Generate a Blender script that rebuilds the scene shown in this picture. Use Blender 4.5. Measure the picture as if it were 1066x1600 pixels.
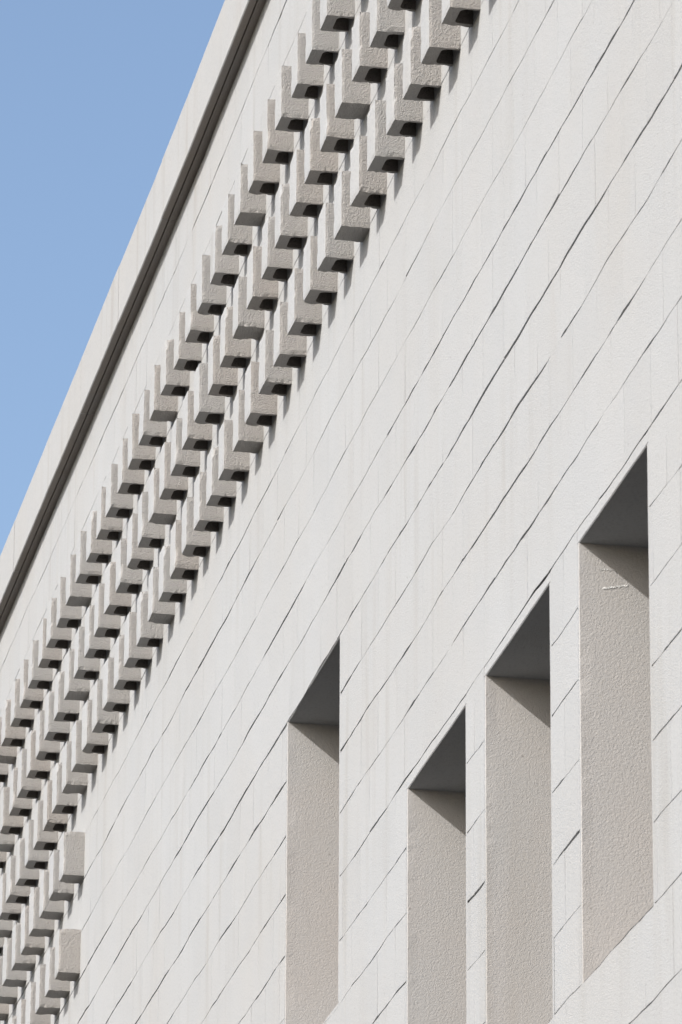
import bpy, math, random
from mathutils import Matrix, Vector, noise

# ------------------------------------------------------------------ scene reset
for o in list(bpy.data.objects):
    bpy.data.objects.remove(o, do_unlink=True)
scene = bpy.context.scene
col = scene.collection

# ------------------------------------------------------------------ camera
# wall plane is y = 0 (outside is y < 0), x runs along the wall, z = 0 is the
# bed joint under the lowest long row of projecting blocks
cam_d = bpy.data.cameras.new('camera')
cam = bpy.data.objects.new('camera', cam_d)
col.objects.link(cam)
R_ = (0.18484344, 0.98275564, 0.00492429)
U_ = (0.32796954, -0.06640861, 0.94235125)
F_ = (-0.92642802, 0.17257243, 0.33458912)
CAM = Vector((0.0, -3.093715, -6.784191))
m = Matrix.Identity(4)
for i in range(3):
    m[i][0] = R_[i]; m[i][1] = U_[i]; m[i][2] = -F_[i]; m[i][3] = CAM[i]
cam.matrix_world = m
cam_d.sensor_fit = 'HORIZONTAL'
cam_d.sensor_width = 24.0
cam_d.lens = 24.0 * 8777.76 / 1066.0
cam_d.clip_start = 0.1
cam_d.clip_end = 2000
cam_d.dof.use_dof = True
cam_d.dof.focus_distance = 21.0
cam_d.dof.aperture_fstop = 26.0
scene.camera = cam

# ------------------------------------------------------------------ sky and sun
TO_SUN = Vector((0.50, -1.0, 0.78)).normalized()
world = bpy.data.worlds.new('World')
scene.world = world
world.use_nodes = True
wn = world.node_tree
for n in list(wn.nodes):
    wn.nodes.remove(n)
sky = wn.nodes.new('ShaderNodeTexSky')
sky.sky_type = 'NISHITA'
sky.sun_disc = False
sky.sun_elevation = math.asin(TO_SUN.z)
sky.sun_rotation = math.atan2(TO_SUN.x, TO_SUN.y)
sky.air_density = 1.0
sky.dust_density = 2.4
sky.ozone_density = 1.0
bg = wn.nodes.new('ShaderNodeBackground')
bg.inputs['Strength'].default_value = 0.14
wo = wn.nodes.new('ShaderNodeOutputWorld')
wn.links.new(sky.outputs[0], bg.inputs['Color'])
wn.links.new(bg.outputs[0], wo.inputs['Surface'])

sun_d = bpy.data.lights.new('sun', 'SUN')
sun_d.energy = 3.1
sun_d.angle = math.radians(0.53)
sun_d.color = (1.0, 0.978, 0.945)
sun = bpy.data.objects.new('sun', sun_d)
col.objects.link(sun)
sun.rotation_euler = (-TO_SUN).to_track_quat('-Z', 'Y').to_euler()
sun.location = TO_SUN * 40

vs = scene.view_settings
vs.view_transform = 'Standard'
vs.look = 'None'
vs.exposure = 0.58
vs.gamma = 1.0
vs.use_curve_mapping = False

# ------------------------------------------------------------------ helpers
H = 0.2
GROUND = -8.4
rnd = random.Random(7)


def lerp_table(t, x):
    if x <= t[0][0]:
        return t[0][1]
    for (a, va), (b, vb) in zip(t, t[1:]):
        if x <= b:
            return va + (vb - va) * (x - a) / (b - a)
    return t[-1][1]


def n1(x, k, s=1.0):
    return noise.noise(Vector((x * s, k * 17.31 + 3.7, 0.37 * k)))


# as-built sag of the courses, in course heights
SAG_UP = [(-30, .10), (-25.5, .09), (-24, .03), (-22.5, -.04), (-20.5, -.10), (-19.5, -.10), (-18.5, 0), (-17.7, .06), (-16, .08)]
SAG_LO = [(-30, .15), (-25, .14), (-22.7, .05), (-20.6, .01), (-19.3, -.05), (-18.5, -.06), (-17.3, -.01), (-16.4, .03), (-14.5, .03)]


def sag(x, zc):
    up = min(max(zc / 4.0, 0), 1)
    lo = min(max((zc + 8.0) / 7.0, 0), 1)
    return (lerp_table(SAG_UP, x) * up + lerp_table(SAG_LO, x) * (1 - up) * lo) * H


# bed joint heights in course heights
JOINT = {0: .03, -1: -1.04, -2: -2.0, -3: -3.05, -4: -4.05, -5: -4.96, -6: -5.98, -7: -6.98, -8: -7.96, -9: -8.95,
         -10: -9.98, -11: -11.03, -12: -12.02, -13: -13.03, -14: -14.0, -15: -14.99, -16: -15.97, -17: -17.1,
         1: 1.02, 2: 2.07, 3: 3.13, 4: 4.21, 5: 5.25, 6: 6.32, 7: 7.42, 8: 8.43}
for k in range(-18, -43, -1):
    JOINT[k] = JOINT[k + 1] - 1.02
# how open each bed joint is (metres)
OPEN = {7: 2.6, 6: .9, 5: 1.0, 4: 1.2, 3: 1.0, 2: 1.0, 1: 1.0, 0: 1.4, -1: 2.0, -2: 2.3, -3: 1.8, -4: 2.5, -5: 3.4, -6: 4.8,
        -7: 3.6, -8: 2.8, -9: 2.4, -10: 1.5, -11: 2.6, -12: 2.0, -13: 2.6, -14: 3.2, -15: 2.2, -16: 1.6, -17: 1.7}


def colx(i):
    """near side of projecting-block column i"""
    if i <= 22:
        return -14.45 - .28 * i
    if i <= 28:
        return -20.61 - .2933 * (i - 22)
    return -22.37 - .302 * (i - 28)


def joint_mid(k, x):
    z = JOINT[k] * H + sag(x, JOINT[k])
    z += .0075 * n1(x, k, .9) + .0075 * n1(x, k + 50, 2.6) + .0034 * n1(x, k + 90, 9.0)
    return z


def joint_gap(k, x):
    b = OPEN.get(k, 2.0) * .0016
    if n1(x, k + 600, 1.6) > .16:
        b *= 1.9
    g = b * (.62 + 1.5 * n1(x, k + 200, 1.1) + 1.1 * n1(x, k + 300, 4.3) + .8 * n1(x, k + 400, 15.0) + .5 * n1(x, k + 500, 37.0))
    return min(max(g, .0016), .0078)


def make_mesh(name, verts, faces, mat, smooth=False):
    me = bpy.data.meshes.new(name)
    me.from_pydata(verts, [], faces)
    me.materials.append(mat)
    me.validate()
    me.update()
    if smooth:
        for p in me.polygons:
            p.use_smooth = True
    return me


def link(name, me, parent=None, loc=(0, 0, 0)):
    o = bpy.data.objects.new(name, me)
    col.objects.link(o)
    o.location = loc
    o.parent = parent
    return o


class MB:
    def __init__(self):
        self.v = []; self.f = []

    def box(self, x0, x1, y0, y1, z0, z1):
        b = len(self.v)
        self.v += [(x, y, z) for z in (z0, z1) for y in (y0, y1) for x in (x0, x1)]
        self.f += [tuple(b + i for i in q) for q in
                   ((0, 2, 3, 1), (4, 5, 7, 6), (0, 1, 5, 4), (2, 6, 7, 3), (0, 4, 6, 2), (1, 3, 7, 5))]

    def quad(self, *p):
        b = len(self.v)
        self.v += list(p)
        self.f.append(tuple(range(b, b + len(p))))

    def build(self, name, mat, parent=None):
        return link(name, make_mesh(name, self.v, self.f, mat), parent)


# ------------------------------------------------------------------ materials
def nodes_of(name):
    mt = bpy.data.materials.new(name)
    mt.use_nodes = True
    nt = mt.node_tree
    for n in list(nt.nodes):
        nt.nodes.remove(n)
    out = nt.nodes.new('ShaderNodeOutputMaterial')
    bs = nt.nodes.new('ShaderNodeBsdfPrincipled')
    nt.links.new(bs.outputs[0], out.inputs['Surface'])
    bs.inputs['Roughness'].default_value = .9
    bs.inputs['Specular IOR Level'].default_value = .2
    return mt, nt, bs


def painted_concrete(name, base, warm, cool, bump, grain, streak, object_tint=0.0, pits=0.5, tone=False):
    mt, nt, bs = nodes_of(name)
    N, Lk = nt.nodes.new, nt.links.new
    geo = N('ShaderNodeNewGeometry')
    pos = geo.outputs['Position']

    def noise_tex(scale, detail=2.0, rough=.5, vec=None, vscale=None):
        t = N('ShaderNodeTexNoise')
        t.inputs['Scale'].default_value = scale
        t.inputs['Detail'].default_value = detail
        t.inputs['Roughness'].default_value = rough
        if vscale:
            mp = N('ShaderNodeMapping')
            mp.inputs['Scale'].default_value = vscale
            Lk(pos, mp.inputs['Vector'])
            Lk(mp.outputs[0], t.inputs['Vector'])
        else:
            Lk(pos, t.inputs['Vector'])
        return t.outputs['Fac']

    def ramp(fac, a, b):
        r = N('ShaderNodeMapRange')
        r.inputs['From Min'].default_value = a
        r.inputs['From Max'].default_value = b
        Lk(fac, r.inputs['Value'])
        return r.outputs[0]

    def mul(a, v):
        q = N('ShaderNodeMath'); q.operation = 'MULTIPLY'
        Lk(a, q.inputs[0])
        if isinstance(v, float):
            q.inputs[1].default_value = v
        else:
            Lk(v, q.inputs[1])
        return q.outputs[0]

    def mix(fac, ca, cb):
        q = N('ShaderNodeMix'); q.data_type = 'RGBA'
        Lk(fac, q.inputs['Factor'])
        for s, c in ((6, ca), (7, cb)):
            if isinstance(c, tuple):
                q.inputs[s].default_value = (*c, 1)
            else:
                Lk(c, q.inputs[s])
        return q.outputs[2]

    c = mix(ramp(noise_tex(.75, 4, .6), .40, .70), base, warm)
    c = mix(mul(ramp(noise_tex(2.6, 3, .6), .42, .72), .55), c, cool)
    # rain streaks running down the paint
    st = mul(ramp(noise_tex(1.0, 4, .6, vscale=(9.0, 9.0, .55)), .52, .74), ramp(noise_tex(.8, 2), .42, .62))
    c = mix(mul(st, streak), c, tuple(v * f for v, f in zip(base, (.80, .76, .70))))
    # rusty wash in a few places
    ru = mul(ramp(noise_tex(1.0, 3, .6, vscale=(5.5, 5.5, .9)), .62, .80), ramp(noise_tex(.45, 2), .5, .64))
    c = mix(mul(ru, streak * .5), c, tuple(v * f for v, f in zip(base, (.86, .74, .62))))
    # grain and pinholes
    g = noise_tex(120, 3, .7)
    c = mix(mul(ramp(g, .50, .78), grain), c, tuple(v * .62 for v in base))
    vo = N('ShaderNodeTexVoronoi'); vo.inputs['Scale'].default_value = 19.0
    Lk(pos, vo.inputs['Vector'])
    sp = mul(ramp(vo.outputs['Distance'], .085, .05), ramp(noise_tex(5.0, 1), .56, .60))
    c = mix(mul(sp, pits), c, (.20, .185, .17))
    if object_tint:
        oi = N('ShaderNodeObjectInfo')
        c = mix(mul(oi.outputs['Random'], object_tint), c, cool)
    if tone:             # every block took the paint a little differently
        at = N('ShaderNodeAttribute'); at.attribute_name = 'tone'
        ma = N('ShaderNodeMath'); ma.operation = 'MULTIPLY_ADD'
        Lk(at.outputs['Fac'], ma.inputs[0]); ma.inputs[1].default_value = .017; ma.inputs[2].default_value = 1.0
        vm = N('ShaderNodeVectorMath'); vm.operation = 'SCALE'
        Lk(c, vm.inputs[0]); Lk(ma.outputs[0], vm.inputs['Scale'])
        c = vm.outputs[0]
    Lk(c, bs.inputs['Base Color'])
    # stippled render coat
    h1 = noise_tex(300, 2, .6)
    h2 = noise_tex(150, 1, .5)
    ad = N('ShaderNodeMath'); ad.operation = 'MULTIPLY_ADD'
    Lk(h2, ad.inputs[0]); ad.inputs[1].default_value = .8; Lk(h1, ad.inputs[2])
    bp = N('ShaderNodeBump')
    bp.inputs['Strength'].default_value = 1.0
    bp.inputs['Distance'].default_value = bump
    Lk(ad.outputs[0], bp.inputs['Height'])
    Lk(bp.outputs[0], bs.inputs['Normal'])
    return mt


M_WALL = painted_concrete('wall_paint', (.374, .381, .386), (.366, .363, .356), (.358, .366, .372), .0013, .70, .80, tone=True)
M_BLOCK = painted_concrete('block_stucco', (.376, .354, .332), (.362, .335, .310), (.362, .358, .350), .0042, .8, .3, object_tint=.7)
M_JAMB = painted_concrete('jamb_stucco', (.458, .442, .425), (.458, .432, .410), (.442, .440, .432), .0010, .30, .4)
M_CORN = painted_concrete('cornice_paint', (.372, .376, .378), (.364, .360, .352), (.356, .362, .366), .0011, .55, .8)
M_MORTAR = painted_concrete('mortar', (.20, .19, .178), (.17, .16, .15), (.19, .187, .182), .004, .3, .2)
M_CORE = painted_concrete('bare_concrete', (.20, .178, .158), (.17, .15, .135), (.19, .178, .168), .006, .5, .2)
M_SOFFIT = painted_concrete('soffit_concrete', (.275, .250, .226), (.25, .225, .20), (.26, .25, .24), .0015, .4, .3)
M_SCRATCH = painted_concrete('scratched_plaster', (.75, .75, .74), (.74, .74, .73), (.74, .74, .74), .003, .1, .0, pits=.0)


def plain(name, c, rough, spec):
    mt, nt, bs = nodes_of(name)
    t = nt.nodes.new('ShaderNodeTexNoise'); t.inputs['Scale'].default_value = 6
    r = nt.nodes.new('ShaderNodeValToRGB')
    r.color_ramp.elements[0].color = (*[v * .8 for v in c], 1); r.color_ramp.elements[1].color = (*[v * 1.2 for v in c], 1)
    nt.links.new(t.outputs['Fac'], r.inputs[0]); nt.links.new(r.outputs[0], bs.inputs['Base Color'])
    bs.inputs['Roughness'].default_value = rough
    bs.inputs['Specular IOR Level'].default_value = spec
    return mt


M_GLASS = plain('dark_glass', (.012, .014, .015), .2, .35)
M_FRAME = plain('dark_frame', (.03, .028, .026), .5, .3)


def ground_mat():
    mt, nt, bs = nodes_of('paving')
    N, Lk = nt.nodes.new, nt.links.new
    t = N('ShaderNodeTexNoise'); t.inputs['Scale'].default_value = 1.3; t.inputs['Detail'].default_value = 6
    g = N('ShaderNodeNewGeometry'); Lk(g.outputs['Position'], t.inputs['Vector'])
    r = N('ShaderNodeValToRGB')
    r.color_ramp.elements[0].position = .3; r.color_ramp.elements[0].color = (.050, .048, .044, 1)
    r.color_ramp.elements[1].position = .7; r.color_ramp.elements[1].color = (.080, .076, .070, 1)
    Lk(t.outputs['Fac'], r.inputs[0]); Lk(r.outputs[0], bs.inputs['Base Color'])
    return mt


# ------------------------------------------------------------------ ground
gb = MB()
gb.quad((-600, -600, GROUND), (600, -600, GROUND), (600, 600, GROUND), (-600, 600, GROUND))
ground = gb.build('ground', ground_mat())
ground['kind'] = 'structure'

# ------------------------------------------------------------------ building
building = bpy.data.objects.new('building', None)
col.objects.link(building)
building.location = (-19, 0, GROUND)
building['label'] = 'white painted concrete block building with rows of projecting blocks and tall recesses'
building['category'] = 'building'
BOFF = Vector((19, 0, -GROUND))       # child offset: children carry world coordinates


def under(o, parent):
    """parent o without moving it"""
    o.parent = parent
    if parent is building:
        o.matrix_parent_inverse = Matrix.Translation(BOFF)
    return o


X0, X1 = -31.0, -9.0
# far x, near x, sill, head  (courses)
NICHES = [(-17.555, -16.618, -11.97, -5.99),
          (-15.519, -14.690, -16.00, -10.14),
          (-14.424, -13.618, -16.00, -10.13),
          (-13.275, -12.530, -16.00, -10.15)]
RIM = .014

# backing (mortar plane) with openings for the niches
wb = MB()
xs = sorted({X0, X1} | {v for n in NICHES for v in (n[0] - .008, n[1] + .008)})
zt = 8.43 * H
for a, b in zip(xs, xs[1:]):
    nn = [n for n in NICHES if n[0] - .008 <= a + 1e-6 and n[1] + .008 >= b - 1e-6]
    if nn:
        n = nn[0]
        wb.box(a, b, .012, .10, GROUND, n[2] * H - .01)
        wb.box(a, b, .012, .10, n[3] * H + .012, zt)
    else:
        wb.box(a, b, .012, .10, GROUND, zt)
wall = wb.build('wall', M_MORTAR)
under(wall, building)

# body of the building behind the facade
cb = MB()
cb.box(X0, X1, .45, 9.0, GROUND, 8.6 * H)
under(cb.build('core', M_CORN), building)

# ---- wall blocks in running bond
JX = -22.27            # straight joint beside the panel of projecting blocks
blocks = []


def free_spans(a, b, zc):
    """cut [a,b] by niches open at this course centre"""
    spans = [(a, b)]
    for n in NICHES:
        if n[2] < zc < n[3]:
            out = []
            for s, e in spans:
                lo, hi = n[0] - RIM, n[1] + RIM
                if e <= lo or s >= hi:
                    out.append((s, e))
                else:
                    if s < lo - .01: out.append((s, lo))
                    if e > hi + .01: out.append((hi, e))
            spans = out
    return spans


def wall_block(k, a, b):
    """block of the course between joint k (below) and k+1 (above), x from a to b"""
    nseg = max(1, round((b - a) / .04))
    px = [a + (b - a) * i / nseg for i in range(nseg + 1)]
    dy, ta, tb = rnd.gauss(0, .00012), rnd.gauss(0, .00012), rnd.gauss(0, .0004)
    zmid = (JOINT[k] + .5) * H
    v, f = [], []
    g0 = rnd.choice((.0002, .0005, .0012)) + rnd.uniform(0, .0003); g1 = rnd.uniform(.0001, .0003)
    px[0] += g0; px[-1] -= g1
    gl = .9 + .5 * rnd.random()
    zo, zt_ = rnd.gauss(0, .0007), rnd.gauss(0, .0011)
    if b - a < .2:
        zo = zt_ = -.0006
    for x in px:
        zb = joint_mid(k, x) + max(joint_gap(k, x) * .5 * gl + zo + zt_ * 2 * ((x - a) / (b - a) - .5), .0004) + rnd.uniform(0, .0006)
        zu = joint_mid(k + 1, x) - joint_gap(k + 1, x) * .5 - rnd.uniform(0, .0004)
        u = (x - a) / (b - a) - .5
        for y, z in ((0, zb), (0, zu), (.04, zu), (.04, zb)):
            yy = y if y else dy + ta * u * 2 + tb * (z - zmid) / H
            v.append((x, yy, z))
    for i in range(nseg):
        p, q = 4 * i, 4 * i + 4
        f += [(p, q, q + 1, p + 1), (p + 1, q + 1, q + 2, p + 2), (p + 3, q + 3, q, p)]
    f += [(0, 1, 2, 3), (4 * nseg + 3, 4 * nseg + 2, 4 * nseg + 1, 4 * nseg)]
    blocks.append((v, f))


for k in range(-42, 8):
    zc = .5 * (JOINT[k] + JOINT[k + 1])
    # strip of the course that a niche head cuts through
    off = .5 if k % 2 else 0.0
    edges = []
    i = -22
    while True:
        x = colx(i) - off * .28 + .012
        if x < X0:
            break
        if x < X1:
            edges.append(x + rnd.uniform(-.008, .008))
        i += 1
    edges = [X1] + edges + [X0]
    if k < 0:
        edges = [e for e in edges if abs(e - JX) > .05] + [JX]
    edges = sorted(set(edges))
    for a, b in zip(edges, edges[1:]):
        if b - a < .02:
            continue
        for s, e in free_spans(a, b, zc):
            if e - s > .012:
                wall_block(k, s, e)


def to_px(p):
    q = Vector(p) - CAM
    w = q.dot(Vector(F_))
    return 341 + 5616 * q.dot(Vector(R_)) / w, 512 - 5616 * q.dot(Vector(U_)) / w


def seen_area(v):
    ps = [to_px(p) for p in v if p[1] < .02]
    x0, x1 = max(0, min(p[0] for p in ps)), min(682, max(p[0] for p in ps))
    y0, y1 = max(0, min(p[1] for p in ps)), min(1024, max(p[1] for p in ps))
    if x1 <= x0 or y1 <= y0:
        return 0
    return (x1 - x0) * (y1 - y0)


order = sorted(range(len(blocks)), key=lambda i: -seen_area(blocks[i][0]))
single = set(order[:300])
rv, rf, rt = [], [], []


def set_tone(me, vals):
    at = me.attributes.new('tone', 'FLOAT', 'FACE')
    at.data.foreach_set('value', vals)


for i, (v, f) in enumerate(blocks):
    tn = max(-1.6, min(1.0, rnd.gauss(0, .55)))
    if i in single:
        me = make_mesh('wall_block', v, f, M_WALL)
        set_tone(me, [tn] * len(me.polygons))
        under(link('wall_block', me), wall)
    else:
        b = len(rv)
        rv += v
        rt += [tn] * len(f)
        rf += [tuple(b + j for j in q) for q in f]
me = make_mesh('wall_block_field', rv, rf, M_WALL)
if len(me.polygons) == len(rt):
    set_tone(me, rt)
rest = link('wall_block_field', me)
rest['kind'] = 'stuff'
under(rest, wall)


# ---- tall recesses
for n in NICHES:
    xf, xn, zs, zh = n[0], n[1], n[2] * H, n[3] * H
    D = .36
    back = MB(); back.box(xf - .02, xn + .02, D, D + .05, zs - .05, zh + .05)
    nb = under(back.build('window_recess', M_GLASS), building)
    fr = MB(); fw = .04
    for a in (xf, .5 * (xf + xn) - fw / 2, xn - fw):
        fr.box(a, a + fw, D - .03, D + .01, zs + .02, zh)
    for c in (zs + .02, .5 * (zs + zh), zh - fw):
        fr.box(xf + fw, .5 * (xf + xn) - fw / 2, D - .028, D + .012, c, c + fw)
        fr.box(.5 * (xf + xn) + fw / 2, xn - fw, D - .028, D + .012, c, c + fw)
    under(fr.build('window_frame', M_FRAME), nb)

    def jamb(x, sgn):
        """jamb slab; visible face at x, body on the side sgn, front arris slightly ragged"""
        v, f = [], []
        nz = 60
        for i in range(nz + 1):
            z = zs + (zh - zs) * i / nz
            j = .0018 * n1(z, x * 3, 7) + .0012 * n1(z, x * 5, 30)
            c = .0014 + .0006 * n1(z, x * 7, 20)
            v += [(x + sgn * (RIM + .005), .0007, z), (x + sgn * c + j, .0003, z), (x + j, c, z), (x, .03, z), (x, D, z), (x + sgn * RIM, D, z)]
        for i in range(nz):
            p, q = 6 * i, 6 * i + 6
            for a in range(5):
                f.append((p + a, p + a + 1, q + a + 1, q + a) if sgn < 0 else (p + a + 1, p + a, q + a, q + a + 1))
        me = make_mesh('jamb', v, f, M_JAMB)
        me.materials.append(M_WALL)
        for i, pl in enumerate(me.polygons):
            pl.material_index = 1 if i % 5 < 1 else 0
        return under(link('jamb', me), nb)

    jamb(xf, -1)
    jamb(xn, 1)
    # head: soffit with the thin rendered strip above it
    kj = round(n[3] + .1)
    v, f = [], []
    ns = 24
    for i in range(ns + 1):
        x = xf - RIM + (xn - xf + 2 * RIM) * i / ns
        zu = joint_mid(kj, x) - joint_gap(kj, x) * .5
        zb = zh + .0022 * n1(x, 77 + zs, 3) + .001 * n1(x, 99, 15)
        zu = max(zu, zb + .003)
        v += [(x, .001, zu), (x, .0006, zb + .003), (x, .003, zb), (x, .04, zh), (x, D, zh), (x, D, zh + .06)]
    for i in range(ns):
        p, q = 6 * i, 6 * i + 6
        for a in range(5):
            f.append((p + a, p + a + 1, q + a + 1, q + a))
    under(link('lintel', make_mesh('lintel', v, f, M_WALL)), nb)
    # sill, falling slightly outwards
    v, f = [], []
    ks = round(n[2])
    for i in range(ns + 1):
        x = xf - RIM + (xn - xf + 2 * RIM) * i / ns
        zl = joint_mid(ks, x)
        ze = max(zs + .0016 * n1(x, 55, 4), zl + .004)
        v += [(x, .001, zl + .001), (x, .001, ze - .003), (x, .004, ze), (x, D, ze + .02), (x, D, zl - .04)]
    for i in range(ns):
        p, q = 5 * i, 5 * i + 5
        for a in range(4):
            f.append((p + a + 1, p + a, q + a, q + a + 1))
    under(link('sill', make_mesh('sill', v, f, M_WALL)), nb)
    if n is NICHES[3]:
        for (y0, z0, y1, z1, w) in ((.062, -2.150, .128, -2.137, .0055), (.050, -2.098, .100, -2.098, .0022)):
            v, f = [], []
            for i in range(13):
                t = i / 12
                y = y0 + (y1 - y0) * t
                z = z0 + (z1 - z0) * t + .0016 * math.sin(i * 2.1)
                hw = w * .5 * (.35 + .65 * abs(math.sin(i * 1.7 + .4)))
                v += [(xf + .0012, y, z - hw), (xf + .0013, y, z), (xf + .0012, y, z + hw)]
            for i in range(12):
                p, q = 3 * i, 3 * i + 3
                f += [(p, q, q + 1, p + 1), (p + 1, q + 1, q + 2, p + 2)]
            under(link('scratch', make_mesh('scratch', v, f, M_SCRATCH)), nb)

# ------------------------------------------------------------------ cornice
CP = .062
nn = 11
xa = X1
while xa > X0:
    xb = max(xa - 1.12 * rnd.uniform(.97, 1.03), X0)
    v, f = [], []
    ncs = 14
    oy, oz = rnd.gauss(0, .0006), rnd.gauss(0, .0009)
    for i in range(ncs + 1):
        x = xb + .0009 + (xa - xb - .0018) * i / ncs
        s_ = sag(x, 9) + .0022 * n1(x, 5, 1.6) + oz
        zb = 8.43 * H + s_
        ztop = 9.71 * H + s_
        e = .0014 * n1(x, 31, 9) + .0012 * n1(x, 32, 30)
        gy = -CP * .50
        v += [(x, .10, zb), (x, gy + .0025, zb), (x, gy + .0015, zb + .012), (x, gy - .0015, zb + .012),
              (x, gy - .0025, zb), (x, -CP + .004 + oy, zb + e), (x, -CP + oy, zb + .004 + e),
              (x, -CP + oy, ztop - .006 + e), (x, -CP + .008 + oy, ztop + e), (x, .30, ztop + .01), (x, .30, zb)]
    for i in range(ncs):
        p, q = nn * i, nn * i + nn
        for a in range(nn - 1):
            f.append((p + a, p + a + 1, q + a + 1, q + a))
    f.append(tuple(range(nn)))
    f.append(tuple(range(nn * ncs + nn - 1, nn * ncs - 1, -1)))
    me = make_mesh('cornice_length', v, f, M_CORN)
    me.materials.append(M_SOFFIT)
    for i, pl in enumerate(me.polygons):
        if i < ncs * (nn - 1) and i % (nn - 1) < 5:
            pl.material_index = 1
    under(link('cornice_length', me), building)
    xa = xb

# ------------------------------------------------------------------ projecting blocks
def proj_block(seed, hollow, w=.125, d=.097, h=.192):
    """block with its near lower wall corner at the origin: x -w..0, y -d..0, z 0..h"""
    r = random.Random(seed)
    nx, nz, ny = 6, 11, 9
    v, f = [], []
    idx = {}

    def nz3(x, y, z, s):
        return noise.noise(Vector((x * s + seed * 7.1, y * s + 3.3, z * s)))

    cz = .0055

    def put(x, y, z):
        key = (round(x, 5), round(y, 5), round(z, 5))
        if key in idx:
            return idx[key]
        ex = min(abs(x), abs(x + w)); ey = abs(y + d); ez = min(abs(z), abs(z - h))
        near = sum(1 for q in (ex, ey, ez) if q < 1e-5)
        px, py, pz = x, y, z
        if near >= 2:        # arris: wear it back unevenly
            k = .0012 + .0032 * abs(nz3(x, y, z, 60)) + (.011 * max(0, nz3(x, y, z, 22) - .30))
            if ex < 1e-5: px += k if x < -w / 2 else -k
            if ey < 1e-5: py += k
            if ez < 1e-5: pz += k * (1 if z < h / 2 else -1)
        if ez < 1e-5 and z < h / 2:
            pz += .0028 * nz3(x, y, z, 45)
        if ex < 1e-5:
            px += .0008 * nz3(x, y, z, 30)
        idx[key] = len(v)
        v.append((px, py, pz))
        return idx[key]

    def grid(fn, a, b, flip=False):
        for i in range(a):
            for j in range(b):
                q = [put(*fn(i / a, j / b)), put(*fn((i + 1) / a, j / b)), put(*fn((i + 1) / a, (j + 1) / b)), put(*fn(i / a, (j + 1) / b))]
                if flip: q.reverse()
                f.append(tuple(q))
    grid(lambda s, t: (-w + w * s, -d, h * t), nx, nz)                    # front
    grid(lambda s, t: (0, -d + d * s, h * t), ny, nz)                     # near end
    grid(lambda s, t: (-w, -d + d * s, h * t), ny, nz, True)              # far end
    grid(lambda s, t: (-w + w * s, -d + d * t, h), nx, ny)                # top
    if not hollow:
        grid(lambda s, t: (-w + w * s, -d + d * t, 0), nx, ny, True)
    else:
        # underside: rim round a core that opens against the wall
        ax, bx = -w + .016 + r.uniform(-.002, .003), -.013 + r.uniform(-.003, .002)
        fy = -d + .040 + r.uniform(-.004, .004)
        c = .014
        hole = [(bx, 0), (bx + .001, fy + c), (bx - c * .35, fy + c * .3), (bx - c, fy), (ax + c, fy), (ax + c * .35, fy + c * .3), (ax, fy + c), (ax, 0)]
        outer = [(0, 0), (0, -d * .5), (0, -d), (-w * .3, -d), (-w * .7, -d), (-w, -d), (-w, -d * .5), (-w, 0)]
        # outer ring must use the grid points of the side faces
        ring_o = []
        for j in range(ny, -1, -1):
            ring_o.append(put(0, -d + d * j / ny, 0))
        for i in range(nx - 1, -1, -1):
            ring_o.append(put(-w + w * i / nx, -d, 0))
        for j in range(1, ny + 1):
            ring_o.append(put(-w, -d + d * j / ny, 0))
        hb = len(v)
        for (x, y) in hole:
            v.append((x + r.uniform(-.001, .001), y, .001 + .001 * r.random()))
        for (x, y) in hole:
            v.append((x * .96 - .003, y + .003 if y else 0, .150))
        nh = len(hole)
        # bridge outer ring to hole ring
        i = j = 0
        no = len(ring_o)
        while i < no - 1 or j < nh - 1:
            if j == nh - 1 or (i < no - 1 and (i + 1) / (no - 1) <= (j + 1) / (nh - 1)):
                f.append((ring_o[i], ring_o[i + 1], hb + j)); i += 1
            else:
                f.append((ring_o[i], hb + j + 1, hb + j)); j += 1
        for j in range(nh - 1):
            f.append((hb + j, hb + j + 1, hb + nh + j + 1, hb + nh + j))
        f.append(tuple(hb + nh + j for j in range(nh)))
        ncav = nh
    me = make_mesh('projecting_block', v, f, M_BLOCK)
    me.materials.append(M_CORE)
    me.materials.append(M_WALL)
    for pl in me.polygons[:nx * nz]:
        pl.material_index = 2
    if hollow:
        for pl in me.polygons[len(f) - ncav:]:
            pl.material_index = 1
    return me


HOLLOW = [proj_block(s, True) for s in range(9)]
SOLID = [proj_block(s + 40, False) for s in range(5)]
ROWS = [(4.21, range(3, 44), 0.0, {6, 13, 20, 28, 36}),
        (2.07, range(0, 44), 0.0, {6, 13, 20, 28, 36}),
        (-.02, range(-4, 44), 0.0, {6, 13, 20, 27, 28, 36}),
        (-1.90, range(28, 42), -.05, None),
        (-3.93, range(28, 40), -.11, None),
        (-5.95, range(28, 36), -.15, None)]
last = None
for zc, cols, dx, solid in ROWS:
    for i in cols:
        x = colx(i) + dx
        sol = solid is None or i in solid
        pool = SOLID if sol else HOLLOW
        me = rnd.choice(pool)
        if me is last:
            me = rnd.choice(pool)
        last = me
        z = zc * H + sag(x, zc)
        o = link('projecting_block', me, None, (x + rnd.uniform(-.005, .005), rnd.uniform(-.003, .003) + .004, z + rnd.uniform(-.003, .003)))
        o.rotation_euler = (rnd.gauss(0, .006), rnd.gauss(0, .006), rnd.gauss(0, .012))
        k = (colx(i) - colx(i + 1)) / .28
        o.scale = (k * rnd.uniform(.97, 1.04), 1, rnd.uniform(.985, 1.01))
        under(o, building)
